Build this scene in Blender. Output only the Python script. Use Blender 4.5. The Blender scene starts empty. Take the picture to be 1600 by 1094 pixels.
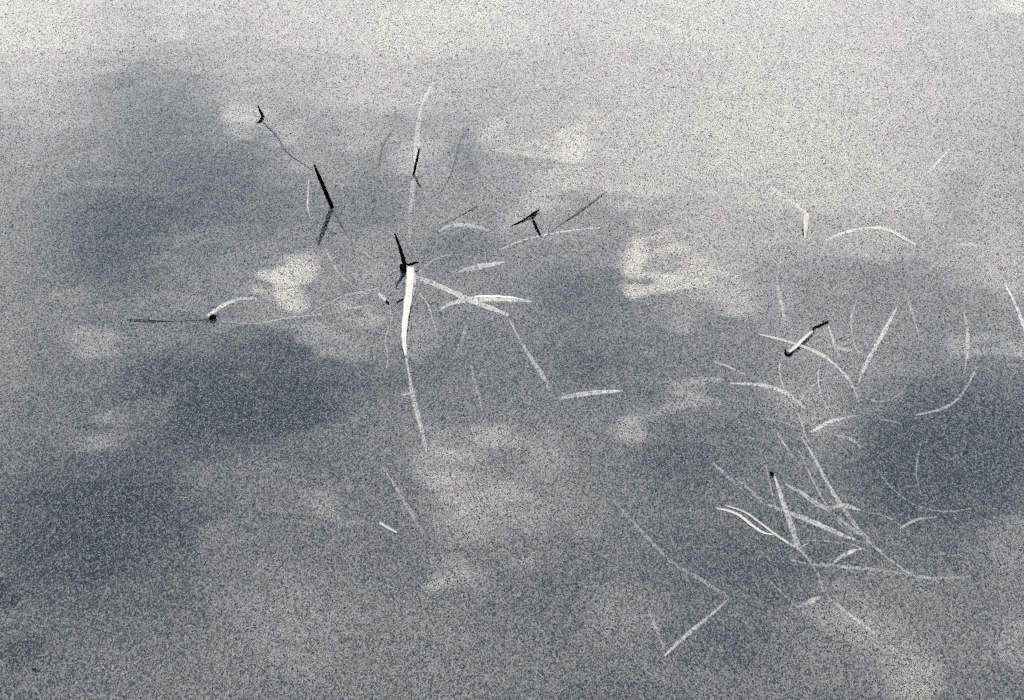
"""A patch of still pond seen from the bank: drowned and floating grass blades,
black reed stubs, clouds mirrored in the water."""
import bpy, math, random
from mathutils import Vector

scene = bpy.context.scene
col = scene.collection
R = math.radians

# ------------------------------------------------------------------ camera
cam_data = bpy.data.cameras.new("camera")
cam_data.sensor_fit = 'HORIZONTAL'
cam_data.angle = R(24.0)
cam_data.clip_start = 0.05
cam_data.clip_end = 500.0
cam = bpy.data.objects.new("camera", cam_data)
cam.location = (0.0, 0.0, 1.5)
cam.rotation_euler = (R(90.0 - 32.0), 0.0, 0.0)
col.objects.link(cam)
scene.camera = cam

# ------------------------------------------------------------------ exposure
vs = scene.view_settings
vs.view_transform = 'Standard'
vs.look = 'None'
vs.gamma = 1.0
vs.use_curve_mapping = False
vs.exposure = 3.45

# ------------------------------------------------------------------ sun
SUN_EL, SUN_AZ = 48.0, 75.0          # azimuth measured clockwise from +Y
sun_data = bpy.data.lights.new("sun", 'SUN')
sun_data.energy = 0.5
sun_data.angle = R(20.0)
sun_data.color = (1.0, 0.96, 0.9)
sun = bpy.data.objects.new("sun", sun_data)
sun.rotation_euler = (R(90.0 - SUN_EL), 0.0, R(180.0 - SUN_AZ))
col.objects.link(sun)

# ------------------------------------------------------------------ sky
CLOUDS = [
    (0.0676, 2.3745, 1.0138, 0.3953, 0.004, 0.22, 1.0),
    (0.2912, 1.9597, 0.3589, 0.2796, 1.735, 0.25, 1.0),
    (0.1159, 1.947, 0.2438, 0.1893, 0.069, 0.14, 1.0),
    (-0.4932, 2.1814, 0.2609, 0.124, 1.797, 0.2, 1.0),
    (0.5147, 2.2667, 0.0436, 0.0358, 1.932, 0.3, 1.0),
    (-0.1138, 2.1814, 0.209, 0.1653, -0.068, 0.12, 1.0),
    (-0.1975, 1.7126, 0.0242, 0.0178, 1.755, 0.5, 0.45),
    (-0.176, 1.7274, 0.0235, 0.0147, 1.608, 0.5, 0.45),
    (-0.1782, 1.6879, 0.0234, 0.014, 1.81, 0.5, 0.45),
    (-0.1899, 1.7168, 0.0657, 0.0606, -0.721, 0.06, 1.0),
    (0.1008, 1.7541, 0.0541, 0.0129, 1.526, 0.26, 0.5),
    (0.1154, 1.7573, 0.0319, 0.0221, -2.603, 0.34, 0.6),
    (0.1003, 1.7168, 0.0503, 0.0137, 1.525, 0.28, 0.5),
    (0.1179, 1.7002, 0.0318, 0.0153, -3.0, 0.34, 0.6),
    (0.1421, 1.7106, 0.0315, 0.0262, 1.371, 0.18, 0.9),
    (0.173, 1.7012, 0.0556, 0.0281, 2.058, 0.24, 1.0),
    (0.1884, 1.6656, 0.046, 0.0176, 1.927, 0.16, 1.0),
    (0.1374, 1.6506, 0.0298, 0.0174, 1.479, 0.2, 0.9),
    (0.1497, 1.7487, 0.0653, 0.0582, 1.247, 0.14, 1.0),
    (0.1317, 1.7327, 0.0189, 0.0124, -2.006, -0.108, 0.8),
    (0.1636, 1.7168, 0.0733, 0.0589, 2.368, 0.16, 1.0),
    (0.124, 1.7168, 0.063, 0.0395, 1.484, 0.12, 0.9),
    (-0.0175, 1.9661, 0.0381, 0.033, -2.206, 0.24, 0.9),
    (0.0289, 1.9369, 0.0488, 0.0285, -2.712, 0.26, 0.9),
    (0.0613, 1.9661, 0.0539, 0.0245, 1.541, 0.26, 0.8),
    (0.0392, 1.8615, 0.0778, 0.0281, -2.35, 0.24, 1.0),
    (0.0, 1.8151, 0.0417, 0.0225, -2.243, 0.12, 1.0),
    (-0.1206, 2.0522, 0.0729, 0.068, -0.323, 0.16, 1.0),
    (-0.2459, 2.0052, 0.0479, 0.0294, 1.721, 0.28, 0.9),
    (-0.204, 1.9623, 0.037, 0.0242, 2.224, 0.24, 1.0),
    (-0.0832, 1.922, 0.0744, 0.0287, 1.609, 0.22, 1.0),
    (-0.1405, 1.9725, 0.0388, 0.0234, 1.656, 0.12, 1.0),
    (0.1039, 1.8674, 0.0555, 0.0324, -2.609, 0.2, 1.0),
    (0.2941, 1.8381, 0.1824, 0.1513, 2.8, 0.1, 1.0),
    (0.1806, 1.8038, 0.0914, 0.0809, 1.205, 0.08, 1.0),
    (-0.1182, 1.6556, 0.0363, 0.0138, 3.02, 0.3, 0.8),
    (-0.1103, 1.7064, 0.0416, 0.0314, 1.681, 0.14, 1.0),
    (-0.1518, 1.6213, 0.0341, 0.03, 1.886, 0.204, 1.0),
    (-0.1305, 1.6022, 0.0452, 0.0237, -0.022, 0.13, 1.0),
    (-0.3276, 1.6117, 0.0297, 0.0243, 2.049, 0.232, 0.9),
    (-0.3667, 1.6838, 0.0268, 0.0217, -0.353, 0.18, 1.0),
    (-0.0737, 1.631, 0.0389, 0.0163, 1.61, 0.2, 0.9),
    (-0.0118, 1.4728, 0.0315, 0.025, 1.242, 0.383, 0.8),
    (-0.0393, 1.4275, 0.0279, 0.0272, -0.467, 0.34, 0.8),
    (0.0, 1.3958, 0.0389, 0.0217, 2.243, 0.306, 0.9),
    (-0.0294, 1.3842, 0.0278, 0.0163, 1.593, 0.238, 0.9),
    (-0.0186, 1.4397, 0.0163, 0.014, 1.605, -0.065, 0.9),
    (-0.056, 1.4479, 0.0329, 0.0233, 1.625, 0.272, 1.0),
    (-0.0225, 1.3689, 0.038, 0.0314, 1.607, 0.272, 1.0),
    (0.0234, 1.4479, 0.0493, 0.028, 1.554, 0.204, 1.0),
    (-0.0093, 1.4316, 0.1374, 0.1019, 1.581, 0.119, 1.0),
    (0.0858, 1.4915, 0.0326, 0.0171, 1.515, 0.455, 0.8),
    (0.1392, 1.5423, 0.0307, 0.024, -2.676, 0.368, 0.9),
    (0.1109, 1.5157, 0.0349, 0.0212, -1.948, 0.256, 1.0),
    (-0.0479, 1.3064, 0.0328, 0.02, 1.61, 0.578, 0.9),
    (-0.0283, 1.3099, 0.0215, 0.0174, 1.614, 0.238, 1.0),
    (-0.1363, 1.3919, 0.0351, 0.0154, 1.654, 0.34, 1.0),
    (-0.1166, 1.3651, 0.0228, 0.0179, 1.723, 0.238, 1.0),
    (0.0066, 1.3243, 0.0203, 0.0149, 1.563, 0.306, 1.0),
    (0.0453, 1.3842, 0.0309, 0.0271, 1.472, 0.17, 1.0),
    (-0.1578, 1.2679, 0.083, 0.0675, 1.822, 0.17, 1.0),
    (0.2552, 1.2019, 0.0454, 0.0284, 1.341, 0.442, 0.9),
    (0.2329, 1.2543, 0.0459, 0.0249, 2.325, 0.306, 1.0),
    (0.3321, 1.2409, 0.0409, 0.0246, 1.291, 0.272, 1.0),
    (0.0768, 1.2679, 0.0549, 0.0468, 1.422, 0.204, 1.0),
    (0.2019, 1.2817, 0.026, 0.0206, 0.187, 0.17, 1.0),
    (-0.3002, 1.4897, 0.0385, 0.0222, -2.158, 0.274, 1.0),
    (-0.2653, 1.5157, 0.0388, 0.0196, -1.926, 0.199, 1.0),
    (-0.3849, 1.5513, 0.239, 0.0193, 1.747, 0.064, 1.0),
    (-0.2299, 1.4155, 0.0322, 0.0227, 1.796, 0.17, 1.0),
    (-0.2051, 1.3538, 0.0306, 0.0262, 1.985, 0.17, 1.0),
    (0.3814, 1.6022, 0.0555, 0.0283, 0.061, 0.283, 0.6),
    (0.4081, 1.7274, 0.097, 0.0468, 1.346, 0.22, 1.0),
    (0.2443, 1.5881, 0.1322, 0.0741, 1.41, 0.16, 1.0),
    (0.2193, 1.6656, 0.0705, 0.0154, 1.471, 0.12, 1.0),
    (0.2219, 1.5157, 0.0743, 0.0409, 2.008, 0.17, 1.0),
    (0.2312, 1.2409, 0.1396, 0.0926, 0.099, 0.17, 1.0),
    (-0.1002, 1.2277, 0.2339, 0.118, -0.018, 0.17, 1.0),
    (0.3451, 1.339, 0.0601, 0.0261, 1.356, 0.17, 1.0),
    (-0.2659, 1.3099, 0.1305, 0.1138, -0.737, -0.151, 1.0),
    (0.1552, 1.2887, 0.1126, 0.0836, 0.101, -0.065, 1.0),
    (-0.1833, 1.5157, 0.1273, 0.1121, -0.329, -0.086, 1.0),
    (-0.3301, 2.0386, 0.1378, 0.1003, 1.838, -0.173, 1.0),
    (-0.2745, 1.8615, 0.1814, 0.1532, 1.983, -0.259, 1.0),
    (-0.3524, 1.7814, 0.1573, 0.0854, 1.778, -0.194, 1.0),
    (-0.2383, 1.5333, 0.1206, 0.1073, 2.238, -0.259, 1.0),
    (-0.1563, 1.5423, 0.0791, 0.0709, -0.325, -0.216, 1.0),
    (-0.3078, 1.3842, 0.1149, 0.0979, 2.28, -0.216, 1.0),
    (-0.2529, 1.4155, 0.0653, 0.0537, 1.979, -0.108, 1.0),
    (0.3403, 1.4728, 0.1207, 0.0942, 0.845, -0.324, 0.8),
    (0.2942, 1.4155, 0.1061, 0.0806, 1.218, -0.151, 1.0),
    (0.0521, 1.6858, 0.0715, 0.0572, 1.508, -0.162, 1.0),
    (-0.0428, 1.7487, 0.0646, 0.0535, 1.628, -0.108, 1.0),
    (-0.0497, 1.5788, 0.0745, 0.0649, -0.071, -0.108, 1.0),
    (0.0648, 1.5881, 0.0566, 0.0545, 1.112, -0.173, 1.0),
    (0.1263, 1.452, 0.0582, 0.051, 1.298, -0.194, 1.0),
    (0.3257, 1.7064, 0.0818, 0.07, 0.482, -0.119, 1.0),
    (0.2644, 1.6757, 0.0616, 0.0459, 1.308, -0.054, 1.0),
    (-0.3436, 1.2957, 0.0164, 0.0134, -0.477, -0.281, 0.8),
    (-0.3256, 1.2277, 0.0213, 0.0154, -2.363, -0.151, 0.9),
    (0.0344, 1.2817, 0.0559, 0.0417, 0.023, -0.108, 1.0),
    (0.177, 1.339, 0.0812, 0.0723, 0.398, -0.13, 1.0),
    (0.1556, 1.2409, 0.0632, 0.0398, 0.055, -0.151, 1.0),
    (-0.1165, 1.8381, 0.0813, 0.0609, 1.679, -0.13, 1.0),
    (-0.0459, 1.922, 0.0744, 0.0172, 1.59, -0.13, 1.0),
    (0.3903, 1.8497, 0.0712, 0.0275, 1.387, -0.151, 1.0),
]


class Nodes:
    """small helper for building node trees"""
    def __init__(self, tree):
        self.t = tree
        tree.nodes.clear()

    def add(self, kind, ins=None, **props):
        n = self.t.nodes.new(kind)
        for k, v in props.items():
            setattr(n, k, v)
        for k, v in (ins or {}).items():
            self.put(n.inputs[k], v)
        return n

    def put(self, sock, v):
        if isinstance(v, bpy.types.NodeSocket):
            self.t.links.new(v, sock)
        elif isinstance(v, bpy.types.Node):
            self.t.links.new(v.outputs[0], sock)
        else:
            sock.default_value = v

    def math(self, op, a, b=0.0, c=0.0, clamp=False):
        n = self.add('ShaderNodeMath', {0: a, 1: b, 2: c}, operation=op)
        n.use_clamp = clamp
        return n.outputs[0]

    def ramp(self, v, a, b, lo=0.0, hi=1.0, smooth=True):
        n = self.add('ShaderNodeMapRange', {'Value': v, 'From Min': a, 'From Max': b, 'To Min': lo, 'To Max': hi})
        n.interpolation_type = 'SMOOTHSTEP' if smooth else 'LINEAR'
        return n.outputs[0]

    def mix(self, f, a, b):
        n = self.add('ShaderNodeMix', data_type='RGBA')
        self.put(n.inputs[0], f)
        self.put(n.inputs[6], a)
        self.put(n.inputs[7], b)
        return n.outputs[2]

    def noise(self, vec, scale, detail=3.0, rough=0.55, dims='3D'):
        n = self.add('ShaderNodeTexNoise', {'Scale': scale, 'Detail': detail, 'Roughness': rough})
        n.noise_dimensions = dims
        if vec is not None:
            self.put(n.inputs['Vector'], vec)
        return n


def build_sky():
    w = bpy.data.worlds.new("World")
    scene.world = w
    w.use_nodes = True
    n = Nodes(w.node_tree)
    co = n.add('ShaderNodeTexCoord').outputs['Generated']
    sky = n.add('ShaderNodeTexSky', sky_type='NISHITA')
    sky.sun_disc = False
    sky.sun_elevation = R(SUN_EL)
    sky.sun_rotation = R(SUN_AZ)
    sky.altitude = 100.0
    sky.air_density = 1.0
    sky.dust_density = 2.5
    sky.ozone_density = 1.0
    pale = n.add('ShaderNodeHueSaturation', {'Hue': 0.478, 'Saturation': SKY_SAT, 'Value': SKY_VAL, 'Color': sky.outputs[0]}).outputs[0]
    # cloud deck: direction projected to a level sheet one unit up
    sep = n.add('ShaderNodeSeparateXYZ', {0: co})
    z = n.math('MAXIMUM', sep.outputs[2], 0.06)
    flat = n.add('ShaderNodeCombineXYZ', {0: n.math('DIVIDE', sep.outputs[0], z), 1: n.math('DIVIDE', sep.outputs[1], z)}).outputs[0]
    # ragged cloud outlines
    wn = n.noise(flat, 14.0, 3.0, 0.5, '2D')
    off = n.add('ShaderNodeVectorMath', {0: wn.outputs['Color'], 1: (0.5, 0.5, 0.5)}, operation='SUBTRACT').outputs[0]
    off = n.add('ShaderNodeVectorMath', {0: off, 'Scale': 0.03}, operation='SCALE').outputs[0]
    near = n.add('ShaderNodeVectorMath', {0: off, 'Scale': 0.3}, operation='SCALE').outputs[0]
    crisp = n.add('ShaderNodeVectorMath', {0: flat, 1: near}, operation='ADD').outputs[0]
    warped = n.add('ShaderNodeVectorMath', {0: flat, 1: off}, operation='ADD').outputs[0]
    broad = n.noise(flat, 3.0, 4.0, 0.5, '2D').outputs[0]
    fine = n.noise(warped, 14.0, 4.0, 0.6, '2D').outputs[0]
    cover = n.math('MULTIPLY_ADD', broad, 0.12, COVER0 - 0.06)
    cover = n.math('MULTIPLY_ADD', n.math('SUBTRACT', fine, 0.5), 0.24, cover)
    # thicker veil towards the horizon
    veil = n.ramp(sep.outputs[2], 0.56, 0.40, 0.0, VEIL)
    cover = n.math('ADD', cover, veil)
    for (cx, cy, sx, sy, rot, amp, soft) in CLOUDS:
        m = n.add('ShaderNodeMapping', {'Vector': crisp if soft < 0.55 else warped, 'Location': (cx, cy, 0.0), 'Rotation': (0.0, 0.0, rot),
                                        'Scale': (sx * 1.15, sy * 1.15, 1.0)}, vector_type='TEXTURE')
        g = n.add('ShaderNodeTexGradient', {0: m.outputs[0]}, gradient_type='SPHERICAL')
        f = n.ramp(g.outputs[1], 0.0, soft)
        cover = n.math('MULTIPLY_ADD', f, amp, cover)
    cover = n.math('MINIMUM', n.math('SMOOTH_MAX', cover, 0.0, 0.16), 1.0)
    body = n.mix(n.ramp(cover, 0.15, 0.75), THIN, CLOUD)      # thin cloud lets the blue through
    colr = n.mix(cover, pale, body)
    bg = n.add('ShaderNodeBackground', {'Color': colr, 'Strength': 0.1})
    n.add('ShaderNodeOutputWorld', {'Surface': bg.outputs[0]})


SKY_SAT, SKY_VAL = 0.58, 0.48
COVER0, VEIL = 0.245, 0.15
CLOUD, THIN = (13.5, 12.7, 11.6, 1.0), (12.6, 12.5, 11.9, 1.0)
build_sky()

# ------------------------------------------------------------------ materials
def new_mat(name):
    m = bpy.data.materials.new(name)
    m.use_nodes = True
    return m, Nodes(m.node_tree)


def water_mat():
    m, n = new_mat("pond_water")
    co = n.add('ShaderNodeTexCoord').outputs['Object']
    # very faint long swell plus an added speckle standing in for film grain
    swell = n.noise(co, 7.0, 2.0, 0.5).outputs[0]
    bump = n.add('ShaderNodeBump', {'Strength': 0.06, 'Distance': 0.01, 'Height': swell})
    fres = n.add('ShaderNodeFresnel', {'IOR': 1.33, 'Normal': bump.outputs[0]}).outputs[0]
    clear = n.add('ShaderNodeBsdfTransparent', {'Color': (0.96, 0.97, 0.98, 1.0)})
    gloss = n.add('ShaderNodeBsdfGlossy', {'Color': (1, 1, 1, 1), 'Roughness': 0.02, 'Normal': bump.outputs[0]})
    body = n.add('ShaderNodeMixShader', {0: fres, 1: clear.outputs[0], 2: gloss.outputs[0]})
    d = None
    for cell, turn in ((0.00112, 0.0), (0.00128, 0.55)):       # two skewed scatters of film-grain speckle, stretched against foreshortening
        q = n.add('ShaderNodeMapping', {'Vector': co, 'Rotation': (0, 0, turn), 'Scale': (1 / cell, 0.55 / cell, 1.0)}).outputs[0]
        q = n.add('ShaderNodeVectorMath', {0: q}, operation='FLOOR').outputs[0]
        w = n.add('ShaderNodeTexWhiteNoise', {'Vector': q}, noise_dimensions='2D').outputs['Value']
        d = w if d is None else n.math('MULTIPLY_ADD', w, 0.5, n.math('MULTIPLY', d, 0.5))
    dark = n.ramp(d, 0.56, 0.08, 0.0, GRAIN_DARK, False)
    light = n.ramp(d, 0.46, 1.0, 0.0, GRAIN_PALE, False)
    dark_grain = n.add('ShaderNodeBsdfDiffuse', {'Color': (0.005, 0.009, 0.016, 1.0)})
    pale_grain = n.add('ShaderNodeBsdfDiffuse', {'Color': (GRAIN_TONE, GRAIN_TONE, GRAIN_TONE, 1.0)})
    s1 = n.add('ShaderNodeMixShader', {0: dark, 1: body.outputs[0], 2: dark_grain.outputs[0]})
    s2 = n.add('ShaderNodeMixShader', {0: light, 1: s1.outputs[0], 2: pale_grain.outputs[0]})
    sc_ = n.add('ShaderNodeVolumeScatter', {'Color': (0.8, 0.88, 1.0, 1.0), 'Density': MURK * 0.05, 'Anisotropy': 0.2})
    ab = n.add('ShaderNodeVolumeAbsorption', {'Color': (0.0, 0.02, 0.06, 1.0), 'Density': MURK})
    vol = n.add('ShaderNodeAddShader', {0: sc_.outputs[0], 1: ab.outputs[0]})
    n.add('ShaderNodeOutputMaterial', {'Surface': s2.outputs[0], 'Volume': vol.outputs[0]})
    return m


GRAIN_DARK, GRAIN_PALE, GRAIN_TONE = 0.95, 0.50, 0.09
MURK = 14.0


def bed_mat():
    m, n = new_mat("pond_bed_silt")
    co = n.add('ShaderNodeTexCoord').outputs['Object']
    a = n.noise(co, 6.0, 6.0, 0.6).outputs[0]
    c = n.mix(n.ramp(a, 0.35, 0.65), (0.018, 0.02, 0.022, 1), (0.06, 0.058, 0.05, 1))
    b = n.noise(co, 60.0, 4.0, 0.6).outputs[0]
    bump = n.add('ShaderNodeBump', {'Strength': 0.6, 'Distance': 0.02, 'Height': b})
    p = n.add('ShaderNodeBsdfPrincipled', {'Base Color': c, 'Roughness': 0.9, 'Normal': bump.outputs[0]})
    n.add('ShaderNodeOutputMaterial', {'Surface': p.outputs[0]})
    return m


def blade_mat(name, c1, c2, spot, rough=0.6, through=0.25, spec=0.3):
    """dry grass: long veins (UV.v runs across the blade), blotches and torn brown spots"""
    m, n = new_mat(name)
    tc = n.add('ShaderNodeTexCoord')
    uv = tc.outputs['UV']
    veins = n.add('ShaderNodeMapping', {'Vector': uv, 'Scale': (6.0, 7.0, 1.0)})
    v = n.noise(veins.outputs[0], 1.0, 3.0, 0.6).outputs[0]
    blot = n.noise(tc.outputs['Object'], 70.0, 4.0, 0.6).outputs[0]
    info = n.add('ShaderNodeObjectInfo').outputs['Random']
    c = n.mix(n.ramp(v, 0.3, 0.7), c1, c2)
    c = n.mix(n.ramp(blot, 0.58, 0.72, 0.0, 0.6), c, spot)
    fleck = n.noise(tc.outputs['Object'], 700.0, 1.0, 0.6).outputs[0]
    c = n.mix(n.ramp(fleck, 0.5, 0.34, 0.0, 0.75), c, spot)
    c = n.add('ShaderNodeHueSaturation', {'Color': c, 'Value': n.ramp(info, 0.0, 1.0, 0.82, 1.12, False)}).outputs[0]
    bump = n.add('ShaderNodeBump', {'Strength': 0.35, 'Distance': 0.0006, 'Height': v})
    p = n.add('ShaderNodeBsdfPrincipled', {'Base Color': c, 'Roughness': rough, 'Specular IOR Level': spec, 'Normal': bump.outputs[0]})
    out = p.outputs[0]
    if through:
        t = n.add('ShaderNodeBsdfTranslucent', {'Color': c})
        out = n.add('ShaderNodeMixShader', {0: through, 1: out, 2: t.outputs[0]}).outputs[0]
    n.add('ShaderNodeOutputMaterial', {'Surface': out})
    return m


MATS = {
    'straw': blade_mat("drowned_straw", (0.38, 0.365, 0.33, 1), (0.50, 0.48, 0.435, 1), (0.24, 0.23, 0.205, 1)),  # base colour raised to make up for light lost under water
    'emerged': blade_mat("emerged_straw", (0.15, 0.145, 0.135, 1), (0.22, 0.212, 0.197, 1), (0.07, 0.067, 0.062, 1)),  # same straw above water, colour darkened to offset the brighter light there
    'black': blade_mat("backlit_stem", (0.0006, 0.0006, 0.0008, 1), (0.0012, 0.0012, 0.0014, 1), (0.0005, 0.0005, 0.0005, 1), 0.9, 0.0, 0.0),  # backlit shade painted in as a near-black base colour
    'dun': blade_mat("drowned_dark_stalk", (0.035, 0.037, 0.042, 1), (0.05, 0.053, 0.06, 1), (0.025, 0.027, 0.03, 1), 0.9, 0.0, 0.0),
    'brown': blade_mat("rotten_stalk", (0.012, 0.014, 0.020, 1), (0.022, 0.025, 0.033, 1), (0.008, 0.009, 0.013, 1), 0.9, 0.0, 0.0),
}

# ------------------------------------------------------------------ the pond
def mesh_obj(name, verts, faces, mat, parent=None, uvs=None, smooth=True):
    me = bpy.data.meshes.new(name)
    me.from_pydata(verts, [], faces)
    if uvs is not None:
        lay = me.uv_layers.new(name="uv")
        for l in me.loops:
            lay.data[l.index].uv = uvs[l.vertex_index]
    me.materials.append(mat)
    if smooth:
        me.polygons.foreach_set('use_smooth', [True] * len(me.polygons))
    me.update()
    o = bpy.data.objects.new(name, me)
    col.objects.link(o)
    if parent is not None:
        o.parent = parent
    return o


def build_pond():
    W, B, D = 45.0, 0.45, 0.60
    v = [(x * W, y * W, z) for z in (-D, 0.0) for y in (-1, 1) for x in (-1, 1)]
    f = [(0, 2, 3, 1), (4, 5, 7, 6), (0, 1, 5, 4), (2, 6, 7, 3), (0, 4, 6, 2), (1, 3, 7, 5)]
    water = mesh_obj("water", v, f, water_mat(), smooth=False)
    water["kind"] = "structure"
    # muddy bed: an uneven sheet inside the water
    rnd = random.Random(4)
    ph = [(rnd.uniform(0.3, 2.2), rnd.uniform(0.3, 2.2), rnd.uniform(0, 6.28)) for _ in range(8)]
    n, S = 120, 44.0
    verts, faces = [], []
    for j in range(n + 1):
        for i in range(n + 1):
            a, b = i / n * 2 - 1, j / n * 2 - 1
            x, y = S * a * abs(a) , S * b * abs(b) + 2.4 * (1 - b * b)
            h = sum(math.sin(p * x + q * y + r) for p, q, r in ph) * 0.012
            verts.append((x, y, -B + h))
    for j in range(n):
        for i in range(n):
            k = j * (n + 1) + i
            faces.append((k, k + 1, k + n + 2, k + n + 1))
    bed = mesh_obj("pond_bed", verts, faces, bed_mat())
    bed["kind"] = "structure"


build_pond()

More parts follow.
